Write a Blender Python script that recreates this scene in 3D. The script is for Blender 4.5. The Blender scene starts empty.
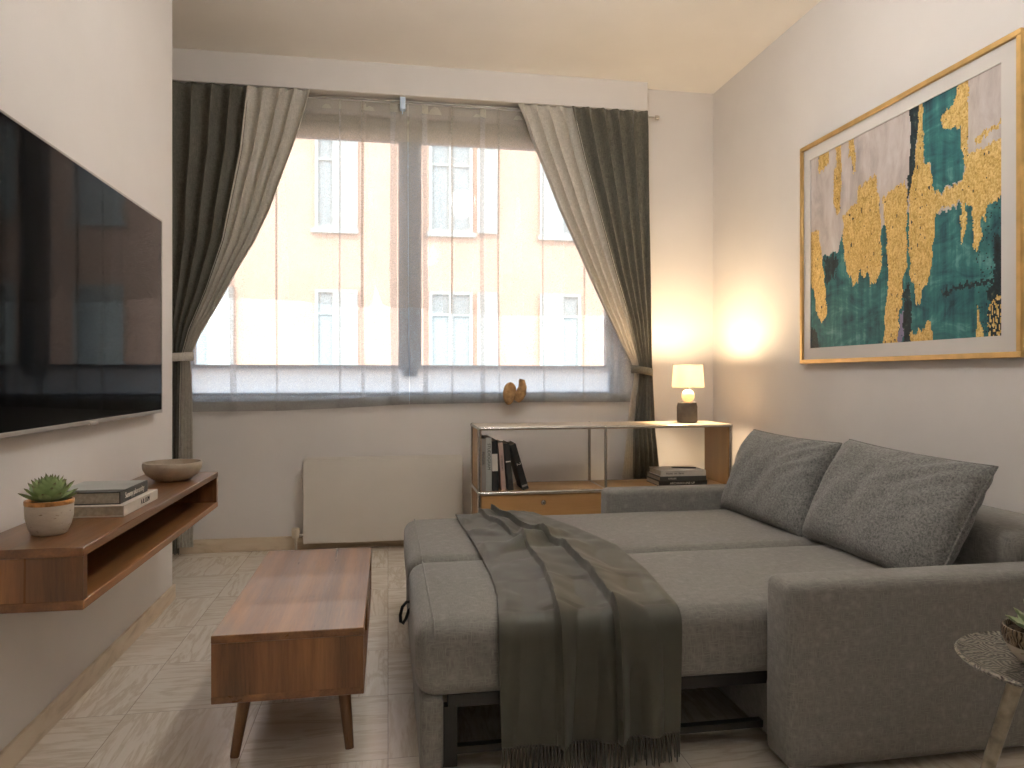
import bpy, bmesh, math, random
from mathutils import Matrix, Vector, noise
random.seed(7)
S = bpy.context.scene
COL = S.collection
PI = math.pi

# ------------------------------------------------------------------ materials
def srgb(r, g, b):
    f = lambda c: (c/255/12.92) if c/255 <= .04045 else ((c/255+.055)/1.055)**2.4
    return (f(r), f(g), f(b), 1)

class NT:
    def __init__(s, name):
        s.m = bpy.data.materials.new(name); s.m.use_nodes = True
        s.t = s.m.node_tree; s.t.nodes.clear()
        s.out = s.n('ShaderNodeOutputMaterial')
    def n(s, typ, **kw):
        nd = s.t.nodes.new(typ)
        for k, v in kw.items():
            if k in nd.inputs: s.set(nd.inputs[k], v)
            else: setattr(nd, k, v)
        return nd
    def set(s, sock, v):
        if hasattr(v, 'is_output') or isinstance(v, bpy.types.NodeSocket): s.t.links.new(v, sock)
        else: sock.default_value = v
    def coords(s, scale=(1, 1, 1), rot=(0, 0, 0), kind='Object'):
        tc = s.n('ShaderNodeTexCoord'); mp = s.n('ShaderNodeMapping')
        s.t.links.new(tc.outputs[kind], mp.inputs['Vector'])
        mp.inputs['Scale'].default_value = scale; mp.inputs['Rotation'].default_value = rot
        return mp.outputs[0]
    def noise(s, vec, scale, detail=3, rough=.5, dist=0):
        nd = s.n('ShaderNodeTexNoise'); s.set(nd.inputs['Vector'], vec)
        nd.inputs['Scale'].default_value = scale; nd.inputs['Detail'].default_value = detail
        nd.inputs['Roughness'].default_value = rough; nd.inputs['Distortion'].default_value = dist
        return nd.outputs[0]
    def ramp(s, fac, stops):
        nd = s.n('ShaderNodeValToRGB'); s.set(nd.inputs[0], fac)
        e = nd.color_ramp.elements
        while len(e) > 1: e.remove(e[-1])
        e[0].position = stops[0][0]
        for p, c in stops[1:]: e.new(p)
        for el, (p, c) in zip(e, stops): el.color = c if len(c) == 4 else (*c, 1)
        return nd.outputs[0]
    def mix(s, fac, a, b, typ='MIX'):
        nd = s.n('ShaderNodeMix', data_type='RGBA', blend_type=typ)
        s.set(nd.inputs[0], fac); s.set(nd.inputs[6], a); s.set(nd.inputs[7], b)
        return nd.outputs[2]
    def math(s, op, a, b=0.0):
        nd = s.n('ShaderNodeMath', operation=op); s.set(nd.inputs[0], a); s.set(nd.inputs[1], b)
        return nd.outputs[0]
    def bump(s, h, strength=.2, dist=.01):
        nd = s.n('ShaderNodeBump'); s.set(nd.inputs['Height'], h)
        nd.inputs['Strength'].default_value = strength; nd.inputs['Distance'].default_value = dist
        return nd.outputs[0]
    def bsdf(s, color, rough=.5, metal=0, normal=None, spec=.5, sheen=0, coat=0, trans=0, emit=None, estr=0):
        b = s.n('ShaderNodeBsdfPrincipled')
        s.set(b.inputs['Base Color'], color); s.set(b.inputs['Roughness'], rough); s.set(b.inputs['Metallic'], metal)
        b.inputs['Specular IOR Level'].default_value = spec
        b.inputs['Sheen Weight'].default_value = sheen; b.inputs['Coat Weight'].default_value = coat
        b.inputs['Transmission Weight'].default_value = trans
        if normal is not None: s.set(b.inputs['Normal'], normal)
        if emit is not None: s.set(b.inputs['Emission Color'], emit); b.inputs['Emission Strength'].default_value = estr
        return b.outputs[0]
    def done(s, sh):
        s.t.links.new(sh, s.out.inputs['Surface']); return s.m

def plain(name, col, rough=.5, metal=0, spec=.5, var=.06, scale=8, bump=0, bscale=80, sheen=0, coat=0):
    t = NT(name); v = t.coords()
    n = t.noise(v, scale, 4)
    dark = tuple(c*(1-var*2) for c in col[:3])+(1,); light = tuple(min(1, c*(1+var*2)) for c in col[:3])+(1,)
    c = t.ramp(n, [(.3, dark), (.7, light)])
    nm = t.bump(t.noise(v, bscale, 3), bump, .004) if bump else None
    return t.done(t.bsdf(c, rough, metal, nm, spec, sheen, coat))

def wood(name, axis, cols, rough=.35, stripes=9.0, coat=.0):
    """wood whose grain runs along axis (0 x, 1 y, 2 z)"""
    t = NT(name)
    sc = [14.0, 14.0, 14.0]; sc[axis] = .9
    v = t.coords(tuple(sc))
    sp = [stripes, stripes, stripes]; sp[axis] = .12
    v2 = t.coords(tuple(sp))
    n1 = t.noise(v, 1.6, 6, .6, .6)
    n2 = t.noise(v2, 1.0, 2, .5, .1)
    n3 = t.noise(v, 9.0, 3, .7, .2)
    base = t.ramp(n2, [(.3, cols[0]), (.45, cols[1]), (.56, cols[2]), (.7, cols[3])])
    c = t.mix(t.ramp(n1, [(.35, (0, 0, 0)), (.7, (1, 1, 1))]), t.mix(.6, base, cols[0]), base)
    c = t.mix(.18, c, t.ramp(n3, [(.3, cols[0]), (.7, cols[3])]))
    return t.done(t.bsdf(c, t.ramp(n1, [(.2, (rough-.06,)*3), (.8, (rough+.1,)*3)]), 0, t.bump(n3, .06, .002), .5, 0, coat))

def weave(name, c1, c2, scale=260, rough=.9, bump=.35, sheen=.25, mottle=.5, ratio=.12):
    t = NT(name)
    v = t.coords()
    a = t.noise(t.coords((scale, scale*ratio, scale*ratio)), 1, 2)
    b = t.noise(t.coords((scale*ratio, scale, scale*ratio)), 1, 2)
    c = t.noise(t.coords((scale*ratio, scale*ratio, scale)), 1, 2)
    h = t.math('MAXIMUM', t.math('MAXIMUM', a, b), c)
    m = t.noise(v, 7, 4, .6)
    f = t.ramp(h, [(.42, (0, 0, 0)), (.72, (1, 1, 1))])
    col = t.mix(f, c1, c2)
    col = t.mix(t.math('MULTIPLY', t.ramp(m, [(.3, (0, 0, 0)), (.75, (1, 1, 1))]), .35*mottle), col, c2)
    return t.done(t.bsdf(col, rough, 0, t.bump(h, bump, .002), .25, sheen))

M = {}
M['wall'] = plain('wall_paint', srgb(218, 214, 211), .75, 0, .3, .012, 3, .04, 120)
M['ceiling'] = plain('ceiling_paint', srgb(242, 239, 234), .8, 0, .3, .01, 3)
M['radiator'] = plain('radiator_enamel', srgb(214, 208, 199), .4, 0, .4, .01, 4)
WAL = [srgb(74, 47, 27), srgb(110, 71, 40), srgb(134, 90, 53), srgb(172, 122, 74)]
for ax, nm in enumerate('xyz'): M['walnut_'+nm] = wood('walnut_grain_'+nm, ax, WAL, .30, 9, .15)
OAK = [srgb(158, 118, 72), srgb(172, 132, 84), srgb(184, 144, 96), srgb(196, 158, 110)]
for ax, nm in enumerate('xyz'): M['oak_'+nm] = wood('oak_grain_'+nm, ax, OAK, .42, 5)
M['sofa'] = weave('grey_sofa_weave', srgb(100, 98, 94), srgb(130, 127, 122), 330, .9, .25)
M['curtain_dark'] = weave('charcoal_curtain_weave', srgb(82, 80, 71), srgb(114, 110, 99), 320, .95, .2, .15)
M['curtain_light'] = weave('greige_curtain_weave', srgb(178, 172, 162), srgb(210, 204, 194), 320, .95, .2, .15)
M['chrome'] = plain('brushed_chrome', (.62, .6, .57, 1), .25, 1, .5, .02)
M['steel'] = plain('satin_steel', (.4, .38, .35, 1), .4, 1, .5, .04)
M['white_frame'] = plain('pale_window_lacquer', srgb(196, 214, 234), .4, 0, .5, .01)
M['light_top'] = plain('pale_metal_top', srgb(196, 180, 158), .35, 0, .5, .03, 4)
M['black_plastic'] = plain('black_plastic', (.012, .012, .013, 1), .4, 0, .5, .02)
M['dark_metal'] = plain('dark_metal', (.02, .019, .018, 1), .45, .3, .5, .05)
M['lining'] = plain('dark_lining', (.05, .045, .04, 1), .85, 0, .2, .05)
M['gold_frame'] = plain('gold_frame', srgb(216, 178, 116), .35, .7, .5, .06, 18)
M['mat_board'] = plain('mat_board', srgb(208, 204, 200), .8, 0, .2, .008)
M['paper'] = plain('page_edges', srgb(176, 166, 150), .85, 0, .2, .08, 90)
M['ink'] = plain('black_ink', (.02, .02, .02, 1), .6)
M['white_ink'] = plain('white_ink', srgb(216, 210, 200), .6)
M['book_grey'] = plain('grey_cloth_cover', srgb(150, 144, 138), .7)
M['book_white'] = plain('white_cover', srgb(200, 192, 182), .6)
M['book_slate'] = plain('slate_cover', srgb(66, 66, 62), .5)
M['book_black'] = plain('black_cover', srgb(34, 33, 31), .5)
M['book_rose'] = plain('rose_cover', srgb(186, 160, 148), .6)
M['book_pale'] = plain('pale_grey_cover', srgb(176, 178, 174), .45)
M['bowl'] = plain('stoneware_glaze', srgb(170, 156, 138), .45, 0, .5, .12, 14, .1, 60)
M['soil'] = plain('potting_grit', srgb(70, 58, 46), .95, 0, .2, .4, 120, .6, 150)
M['brown_felt'] = plain('brown_felt', srgb(162, 128, 88), .85, 0, .3, .2, 30, .3, 120)
M['globe'] = None
M['lamp_base'] = plain('dark_glazed_ceramic', srgb(78, 72, 68), .25, 0, .5, .15, 12)
M['valve'] = plain('cream_plastic', srgb(206, 196, 178), .45)

M['cushion'] = weave('charcoal_chenille', srgb(80, 80, 78), srgb(138, 137, 134), 230, .92, .6, .2, .3, .36)

def mk_throw():
    t = NT('taupe_satin_throw')
    v = t.coords()
    n = t.noise(v, 5, 4, .6); f = t.noise(t.coords((300, 40, 40)), 1, 2)
    col = t.ramp(n, [(.3, srgb(58, 57, 49)), (.7, srgb(74, 73, 63))])
    return t.done(t.bsdf(col, .5, 0, t.bump(f, .1, .001), .3, .1))
M['throw'] = mk_throw()

def mk_floor():
    t = NT('travertine_tiles')
    v = t.coords(); v.node.inputs['Location'].default_value = (0, 0, .2)
    ck = t.n('ShaderNodeTexChecker'); t.set(ck.inputs['Vector'], v); ck.inputs['Scale'].default_value = 1/.42
    def vein(scale):
        n1 = t.noise(t.coords(scale), 1, 8, .62, 1.4)
        n2 = t.noise(t.coords(tuple(k*2.7 for k in scale)), 1, 5, .6, .8)
        return t.math('ADD', t.math('MULTIPLY', n1, .65), t.math('MULTIPLY', n2, .35))
    vn = t.mix(ck.outputs['Fac'], vein((.9, 7, 1)), vein((7, .9, 1)))
    col = t.ramp(vn, [(.30, srgb(218, 209, 196)), (.44, srgb(226, 219, 209)), (.48, srgb(204, 193, 177)), (.53, srgb(228, 222, 212)), (.60, srgb(214, 204, 190)), (.72, srgb(224, 217, 206))])
    sp_ = t.n('ShaderNodeVectorMath', operation='SCALE'); t.set(sp_.inputs[0], v); sp_.inputs['Scale'].default_value = 1/.42
    fl_ = t.n('ShaderNodeVectorMath', operation='FLOOR'); t.set(fl_.inputs[0], sp_.outputs[0])
    wn_ = t.n('ShaderNodeTexWhiteNoise'); t.set(wn_.inputs['Vector'], fl_.outputs[0])
    tint = t.n('ShaderNodeSeparateColor'); t.set(tint.inputs[0], wn_.outputs['Color'])
    col = t.mix(t.math('MULTIPLY', tint.outputs[0], .14), col, srgb(176, 158, 134), 'MIX')
    br = t.n('ShaderNodeTexBrick'); t.set(br.inputs['Vector'], v)
    br.offset = 0; br.inputs['Scale'].default_value = 1; br.inputs['Brick Width'].default_value = .42; br.inputs['Row Height'].default_value = .42
    br.inputs['Mortar Size'].default_value = .0016; br.inputs['Mortar Smooth'].default_value = .3
    col = t.mix(t.math('MULTIPLY', br.outputs['Fac'], .55), col, srgb(120, 106, 90))
    return t.done(t.bsdf(col, t.ramp(vn, [(.3, (.22,)*3), (.8, (.2,)*3)]), 0, t.bump(br.outputs['Fac'], -.2, .002), .5))
M['floor'] = mk_floor()

def mk_skirt():
    t = NT('travertine_skirting')
    n = t.noise(t.coords((3, 3, 14)), 1, 7, .6, 1.2)
    br = t.noise(t.coords((2.2, 2.2, .2)), 1, 1)
    col = t.ramp(n, [(.3, srgb(176, 156, 130)), (.5, srgb(206, 188, 164)), (.7, srgb(212, 198, 176))])
    return t.done(t.bsdf(col, .35, 0))
M['skirt'] = mk_skirt()

def mk_sheer(name, a, col=(.86, .87, .88, 1)):
    t = NT(name)
    f1 = t.noise(t.coords((900, 900, 60)), 1, 1); f2 = t.noise(t.coords((60, 60, 900)), 1, 1)
    slub = t.math('MULTIPLY', t.math('ADD', f1, f2), .5)
    fac = t.ramp(slub, [(.35, (max(0, a-.12),)*3), (.65, (min(1, a+.12),)*3)])
    tr = t.n('ShaderNodeBsdfTransparent')
    tl = t.n('ShaderNodeBsdfTranslucent'); tl.inputs['Color'].default_value = col
    df = t.n('ShaderNodeBsdfDiffuse'); df.inputs['Color'].default_value = col
    m1 = t.n('ShaderNodeMixShader'); m1.inputs[0].default_value = .2
    t.t.links.new(tl.outputs[0], m1.inputs[1]); t.t.links.new(df.outputs[0], m1.inputs[2])
    m2 = t.n('ShaderNodeMixShader'); t.set(m2.inputs[0], fac)
    t.t.links.new(tr.outputs[0], m2.inputs[1]); t.t.links.new(m1.outputs[0], m2.inputs[2])
    return t.done(m2.outputs[0])
M['sheer'] = mk_sheer('sheer_voile', .32, (.88, .89, .92, 1))
M['sheer_over'] = mk_sheer('sheer_overlay_voile', .35, (.76, .72, .66, 1))
M['sheer_band'] = mk_sheer('sheer_hem_voile', .7, (.54, .53, .51, 1))
M['sheer_head'] = mk_sheer('sheer_header_voile', .5, (.88, .85, .78, 1))

def mk_glass():
    t = NT('window_glass')
    tr = t.n('ShaderNodeBsdfTransparent'); gl = t.n('ShaderNodeBsdfGlossy'); gl.inputs['Roughness'].default_value = .02
    fr = t.n('ShaderNodeFresnel'); fr.inputs['IOR'].default_value = 1.45
    m = t.n('ShaderNodeMixShader'); t.t.links.new(fr.outputs[0], m.inputs[0])
    t.t.links.new(tr.outputs[0], m.inputs[1]); t.t.links.new(gl.outputs[0], m.inputs[2])
    return t.done(m.outputs[0])
M['glass'] = mk_glass()
def mk_frosted():
    t = NT('frosted_glass')
    tr = t.n('ShaderNodeBsdfTransparent'); tr.inputs['Color'].default_value = (.5, .6, .7, 1)
    tl = t.n('ShaderNodeBsdfTranslucent'); tl.inputs['Color'].default_value = (.66, .64, .60, 1)
    m = t.n('ShaderNodeMixShader'); m.inputs[0].default_value = .88
    t.t.links.new(tr.outputs[0], m.inputs[1]); t.t.links.new(tl.outputs[0], m.inputs[2])
    return t.done(m.outputs[0])
M['frosted'] = mk_frosted()
def mk_screen():
    t = NT('television_screen')
    sh_ = t.bsdf((.003, .003, .003, 1), .03, 0, None, .5); sh_.node.inputs['IOR'].default_value = 1.085
    return t.done(sh_)
M['screen'] = mk_screen()

def mk_facade():
    t = NT('peach_stucco')
    v = t.coords()
    n = t.noise(v, .8, 6, .65); n2 = t.noise(v, 30, 3)
    col = t.ramp(n, [(.3, srgb(192, 146, 116)), (.7, srgb(208, 162, 132))])
    return t.done(t.bsdf(col, .9, 0, t.bump(n2, .4, .02), .2))
M['facade'] = mk_facade()
M['shutter'] = plain('pale_shutter_paint', srgb(166, 162, 146), .6)
M['facade_pane'] = plain('dull_window_pane', srgb(140, 140, 130), .6)
M['roof'] = plain('roof_tiles', srgb(150, 84, 60), .9, 0, .2, .2, 4)
M['blind'] = None
M['asphalt'] = plain('asphalt', srgb(120, 118, 114), .95)

def mk_pot(name, c, g):
    t = NT(name); v = t.coords((1, 1, 3))
    n = t.noise(v, 28, 5, .6); pit = t.ramp(t.noise(v, 60, 2), [(.28, (0, 0, 0)), (.36, (1, 1, 1))])
    col = t.mix(pit, g, t.ramp(n, [(.3, tuple(k*.85 for k in c[:3])+(1,)), (.7, c)]))
    return t.done(t.bsdf(col, .7, 0, t.bump(t.mix(.5, pit, n), .35, .003), .3))
M['pot'] = mk_pot('cream_pitted_ceramic', srgb(196, 186, 172), srgb(140, 124, 106))
M['pot_gold'] = plain('gold_glaze_band', srgb(190, 140, 88), .3, .7, .5, .25, 40)
M['pot_bronze'] = None

def maze(name, c1, c2, scale, metal, rough, bump):
    t = NT(name); v = t.coords()
    w1 = t.n('ShaderNodeTexWave', bands_direction='X'); t.set(w1.inputs['Vector'], v)
    w2 = t.n('ShaderNodeTexWave', bands_direction='Y'); t.set(w2.inputs['Vector'], v)
    for w in (w1, w2):
        w.inputs['Scale'].default_value = scale; w.inputs['Distortion'].default_value = 11; w.inputs['Detail'].default_value = 3; w.inputs['Detail Scale'].default_value = 1.3
    sel = t.ramp(t.noise(v, scale*.9, 1), [(.46, (0, 0, 0)), (.54, (1, 1, 1))])
    h = t.mix(sel, w1.outputs['Color'], w2.outputs['Color'])
    h = t.mix(.3, h, t.noise(v, scale*6, 3))
    return t.done(t.bsdf(t.ramp(h, [(.25, c1), (.75, c2)]), rough, metal, t.bump(h, bump, .003), .5))
M['pot_bronze'] = maze('bronze_relief_band', srgb(62, 52, 42), srgb(136, 120, 100), 34, .8, .35, .8)
M['hammered'] = maze('hammered_pewter', srgb(78, 74, 68), srgb(150, 144, 132), 27, .6, .38, .8)
M['aged_metal'] = plain('aged_pewter_leg', srgb(150, 142, 126), .45, .6, .5, .2, 30, .4, 60)

def mk_leaf(name, a, b, tip):
    t = NT(name)
    tc = t.n('ShaderNodeTexCoord'); 
    at = t.n('ShaderNodeAttribute', attribute_name='along')
    n = t.noise(t.coords(), 40, 3)
    c = t.mix(n, a, b)
    c = t.mix(t.ramp(at.outputs['Fac'], [(.82, (0, 0, 0)), (1, (1, 1, 1))]), c, tip)
    return t.done(t.bsdf(c, .45, 0, None, .4))
M['leaf'] = mk_leaf('succulent_leaf', srgb(126, 148, 96), srgb(164, 184, 128), srgb(104, 76, 64))
M['leaf_pale'] = mk_leaf('pale_succulent_leaf', srgb(128, 146, 106), srgb(168, 182, 142), srgb(180, 182, 144))

def mk_glow(name, col, strength, transl, dif=None):
    t = NT(name)
    tl = t.n('ShaderNodeBsdfTranslucent'); tl.inputs['Color'].default_value = col
    df = t.n('ShaderNodeBsdfDiffuse'); df.inputs['Color'].default_value = col
    m = t.n('ShaderNodeMixShader'); m.inputs[0].default_value = dif or (.7 if strength else .996)
    t.t.links.new(tl.outputs[0], m.inputs[1]); t.t.links.new(df.outputs[0], m.inputs[2])
    if strength:
        e = t.n('ShaderNodeEmission'); e.inputs[0].default_value = col; e.inputs[1].default_value = strength
        a = t.n('ShaderNodeAddShader'); t.t.links.new(m.outputs[0], a.inputs[0]); t.t.links.new(e.outputs[0], a.inputs[1])
        return t.done(a.outputs[0])
    return t.done(m.outputs[0])
M['blind'] = mk_glow('beige_blind_cloth', srgb(222, 216, 200), 0, 1, .7)
M['globe'] = mk_glow('lit_opal_globe', srgb(255, 234, 200), .15, 1)
M['shade'] = mk_glow('linen_lampshade', srgb(196, 186, 170), 0, 1)

def mk_art(kind):
    t = NT('art_'+kind); v = t.coords((1, 1, 1))
    if kind == 'gold':
        n = t.noise(t.coords((1, 1.6, 1)), 26, 6, .75, 1.2); n2 = t.noise(v, 110, 4, .7)
        h = t.math('ADD', t.math('MULTIPLY', n, .6), t.math('MULTIPLY', n2, .5))
        c = t.ramp(h, [(.38, srgb(146, 110, 44)), (.52, srgb(202, 166, 90)), (.66, srgb(236, 208, 142))])
        return t.done(t.bsdf(c, .42, .35, t.bump(h, .8, .008)))
    if kind == 'teal':
        n = t.noise(t.coords((1, 2.2, 5)), 2.2, 6, .7, .8); n2 = t.noise(t.coords((1, 9, 1)), 3, 4, .6)
        h = t.math('ADD', t.math('MULTIPLY', n, .6), t.math('MULTIPLY', n2, .4))
        c = t.ramp(h, [(.34, srgb(20, 46, 58)), (.45, srgb(36, 88, 94)), (.54, srgb(52, 112, 112)), (.66, srgb(104, 156, 152))])
        return t.done(t.bsdf(c, .6, 0, t.bump(n2, .1, .002), .3))
    if kind == 'lilac': 
        n = t.noise(t.coords((1, 4, 1.5)), 2.5, 6, .65, .5)
        c = t.ramp(n, [(.3, srgb(158, 148, 146)), (.5, srgb(188, 178, 174)), (.7, srgb(206, 200, 198))])
        return t.done(t.bsdf(c, .7, 0, None, .3))
    if kind == 'violet':
        return None
    n = t.noise(v, 30, 5, .7)
    c = t.ramp(n, [(.35, srgb(18, 24, 28)), (.6, srgb(30, 52, 58)), (.75, srgb(110, 110, 90))])
    return t.done(t.bsdf(c, .6, 0, None, .3))
M['art_lilac'] = mk_art('lilac'); M['art_teal'] = mk_art('teal'); M['art_dark'] = mk_art('dark'); M['art_gold'] = mk_art('gold')
M['art_violet'] = plain('art_violet', srgb(128, 120, 150), .6)

# ------------------------------------------------------------------ builders
WM = {}
def thing(name, label, cat, loc=(0, 0, 0), rot=(0, 0, 0), group=None):
    o = bpy.data.objects.new(name, None); COL.objects.link(o)
    o.location = loc; o.rotation_euler = rot; o.empty_display_size = .05
    from mathutils import Euler
    WM[o] = Matrix.Translation(loc) @ Euler(rot).to_matrix().to_4x4()
    o['label'] = label; o['category'] = cat
    if group: o['group'] = group
    return o

def fin(bm, ang=40):
    bmesh.ops.recalc_face_normals(bm, faces=bm.faces)

def obj(name, bm, mat, parent=None, local=False, loc=None, smooth=True, label=None, recalc=True, ang=40, thick=0):
    """link one mesh object; its coordinates are world ones unless local"""
    if recalc: bmesh.ops.recalc_face_normals(bm, faces=bm.faces)
    pw = WM.get(parent, Matrix()) if parent else Matrix()
    own = Matrix()
    if loc is not None: own = Matrix.Translation(loc)
    if not local: bm.transform((pw @ own).inverted() if parent is None or loc is None else (Matrix.Translation(loc)).inverted())
    me = bpy.data.meshes.new(name); bm.to_mesh(me); bm.free()
    for f in me.polygons: f.use_smooth = smooth
    if smooth: me.set_sharp_from_angle(angle=math.radians(ang))
    mats = mat if isinstance(mat, list) else [mat]
    for m in mats: me.materials.append(m)
    o = bpy.data.objects.new(name, me); COL.objects.link(o)
    if parent:
        o.parent = parent; WM[o] = pw
    else:
        WM[o] = own
        if loc is not None: o.location = loc
    if thick:
        md = o.modifiers.new('cloth_thickness', 'SOLIDIFY'); md.thickness = thick; md.offset = 0
    if label: o['label'] = label
    return o
def tag(o, label, cat, group=None):
    o['label'] = label; o['category'] = cat
    if group: o['group'] = group
    return o
def struct(name, bm, mat, parent=None, **k):
    o = obj(name, bm, mat, parent, **k)
    if parent is None: o['kind'] = 'structure'
    return o

def add_box(bm, lo, hi, bev=0, seg=2, mat=0):
    x0, y0, z0 = lo; x1, y1, z1 = hi
    vs = [bm.verts.new(p) for p in ((x0,y0,z0),(x1,y0,z0),(x1,y1,z0),(x0,y1,z0),(x0,y0,z1),(x1,y0,z1),(x1,y1,z1),(x0,y1,z1))]
    fs = [bm.faces.new([vs[i] for i in q]) for q in ((0,3,2,1),(4,5,6,7),(0,1,5,4),(1,2,6,5),(2,3,7,6),(3,0,4,7))]
    for f in fs: f.material_index = mat
    if bev:
        es = list({e for f in fs for e in f.edges})
        bmesh.ops.bevel(bm, geom=es, offset=bev, segments=seg, profile=.5, affect='EDGES')
    return bm
def box(lo, hi, bev=0, seg=2):
    return add_box(bmesh.new(), lo, hi, bev, seg)
def add_lathe(bm, prof, c=(0, 0, 0), n=40, mat=0, cap=True):
    rings = []
    for r, z in prof:
        if r < 1e-5: rings.append([bm.verts.new((c[0], c[1], c[2]+z))])
        else: rings.append([bm.verts.new((c[0]+r*math.cos(2*PI*k/n), c[1]+r*math.sin(2*PI*k/n), c[2]+z)) for k in range(n)])
    for a, b in zip(rings, rings[1:]):
        for k in range(n):
            q = [a[k % len(a)], a[(k+1) % len(a)], b[(k+1) % len(b)], b[k % len(b)]]
            q = list(dict.fromkeys(q))
            if len(q) > 2:
                f = bm.faces.new(q); f.material_index = mat
    return bm
def lathe(prof, c=(0, 0, 0), n=40): return add_lathe(bmesh.new(), prof, c, n)
def add_tube(bm, pts, r, n=10, cap=True):
    pts = [Vector(p) for p in pts]; rs = r if isinstance(r, (list, tuple)) else [r]*len(pts)
    rings = []; prev = None
    for i, p in enumerate(pts):
        d = (pts[min(i+1, len(pts)-1)]-pts[max(i-1, 0)]).normalized()
        ref = prev if prev else (Vector((0, 0, 1)) if abs(d.z) < .9 else Vector((1, 0, 0)))
        u = (ref-d*ref.dot(d)).normalized(); w = d.cross(u); prev = u
        rings.append([bm.verts.new(p+rs[i]*(u*math.cos(2*PI*k/n)+w*math.sin(2*PI*k/n))) for k in range(n)])
    for a, b in zip(rings, rings[1:]):
        for k in range(n): bm.faces.new((a[k], a[(k+1) % n], b[(k+1) % n], b[k]))
    if cap: bm.faces.new(rings[0][::-1]); bm.faces.new(rings[-1])
    return bm
def tube(pts, r, n=10): return add_tube(bmesh.new(), pts, r, n)
def grid(nu, nv, f, bm=None):
    bm = bm or bmesh.new()
    vs = [[bm.verts.new(f(i/(nu-1), j/(nv-1))) for i in range(nu)] for j in range(nv)]
    for j in range(nv-1):
        for i in range(nu-1): bm.faces.new((vs[j][i], vs[j][i+1], vs[j+1][i+1], vs[j+1][i]))
    return bm
def text(name, s, size, mtx, mat, parent, ext=.0004, sx=1.0):
    c = bpy.data.curves.new(name, 'FONT'); c.body = s; c.size = size; c.extrude = ext; c.align_x = 'CENTER'; c.align_y = 'CENTER'
    o = bpy.data.objects.new(name, c); COL.objects.link(o)
    dg = bpy.context.evaluated_depsgraph_get()
    me = bpy.data.meshes.new_from_object(o.evaluated_get(dg))
    bpy.data.objects.remove(o); bpy.data.curves.remove(c)
    bm = bmesh.new(); bm.from_mesh(me); bpy.data.meshes.remove(me)
    bm.transform(mtx @ Matrix.Diagonal((sx, 1, 1, 1)))
    return obj(name, bm, mat, parent, smooth=False)
def frame_mtx(origin, right, up):
    r = Vector(right).normalized(); u = Vector(up).normalized(); n = r.cross(u)
    m = Matrix((r, u, n)).transposed().to_4x4(); m.translation = origin
    return m
def lerp_tab(tab, z):
    """tab: list of (z, value), z descending"""
    if z >= tab[0][0]: return tab[0][1]
    for (z0, v0), (z1, v1) in zip(tab, tab[1:]):
        if z >= z1: return v0+(v1-v0)*(z0-z)/(z0-z1)
    return tab[-1][1]

# ------------------------------------------------------------------ the room
XL, XR, YB, H = -1.045, 2.25, 4.74, 3.08
XA, YE, YF = -1.75, 3.77, -2.6
struct('floor', box((XA-.3, YF-.2, -.12), (XR+.3, YB+.3, 0)), M['floor'])
struct('ceiling', box((XA-.3, YF-.2, H), (XR+.3, YB+.3, H+.15)), M['ceiling'])
struct('wall_left', box((XA, YF, 0), (XL, YE, H)), M['wall'])
struct('wall_alcove', box((XA-.25, YE, 0), (XA, YB, H)), M['wall'])
struct('wall_right', box((XR, YF, 0), (XR+.25, YB+.25, H)), M['wall'])
struct('wall_front', box((XA-.25, YF-.2, 0), (XR+.25, YF, H)), M['wall'])
WX0, WX1, WZ0, WZ1 = -1.31, 1.60, .972, 2.79
bm = bmesh.new()
for lo, hi in (((XA-.25, YB, 0), (WX0, YB+.25, H)), ((WX1, YB, 0), (XR, YB+.25, H)), ((WX0, YB, 0), (WX1, YB+.25, WZ0)), ((WX0, YB, WZ1), (WX1, YB+.25, H))):
    add_box(bm, lo, hi)
struct('wall_back', bm, M['wall'])
struct('baseboard_left', box((XL, YF, 0), (XL+.013, YE+.012, .075), .002, 1), M['skirt'])
struct('baseboard_back', box((XA, YB-.013, 0), (XR, YB, .085), .002, 1), M['skirt'])
struct('baseboard_right', box((XR-.013, YF, 0), (XR, YB-.013, .085), .002, 1), M['skirt'])
struct('trim_1', box((XA, 4.625, 2.885), (1.725, YB, H), .003, 1), M['wall'])      # boxed pelmet above the curtains

# window_1
w = struct('window_1', box((WX0-.03, 4.725, WZ0-.035), (WX1+.03, 4.86, WZ0), .006, 2), M['white_frame'])
y0, y1 = 4.85, 4.92
struct('window_frame', add_box(add_box(add_box(box((WX0, y0, WZ0), (WX1, y1, .99)), (WX0, y0, WZ1-.08), (WX1, y1, WZ1)),
       (WX0, y0, .99), (WX0+.07, y1, WZ1-.08)), (WX1-.07, y0, .99), (WX1, y1, WZ1-.08)), M['white_frame'], w)
struct('transom_rail', box((WX0+.07, y0-.014, 1.150), (WX1-.07, y1, 1.172)), M['white_frame'], w)
struct('frosted_pane', box((WX0+.07, 4.882, .99), (WX1-.07, 4.89, 1.15)), M['frosted'], w, label='frosted lower glass')
struct('mullion', box((.098, y0-.01, 1.10), (.19, y1, WZ1-.08), .006), M['white_frame'], w)
for a, b in ((WX0+.07, .098), (.19, WX1-.07)):
    bm = bmesh.new()
    add_box(bm, (a, y0-.012, WZ1-.13), (b, y1-.02, WZ1-.08))
    add_box(bm, (a, y0-.012, 1.172), (a+.03, y1-.02, WZ1-.13)); add_box(bm, (b-.03, y0-.012, 1.172), (b, y1-.02, WZ1-.13))
    struct('sash', bm, M['white_frame'], w)
    struct('pane', box((a+.03, 4.885, 1.172), (b-.03, 4.891, WZ1-.13)), M['glass'], w)

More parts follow.
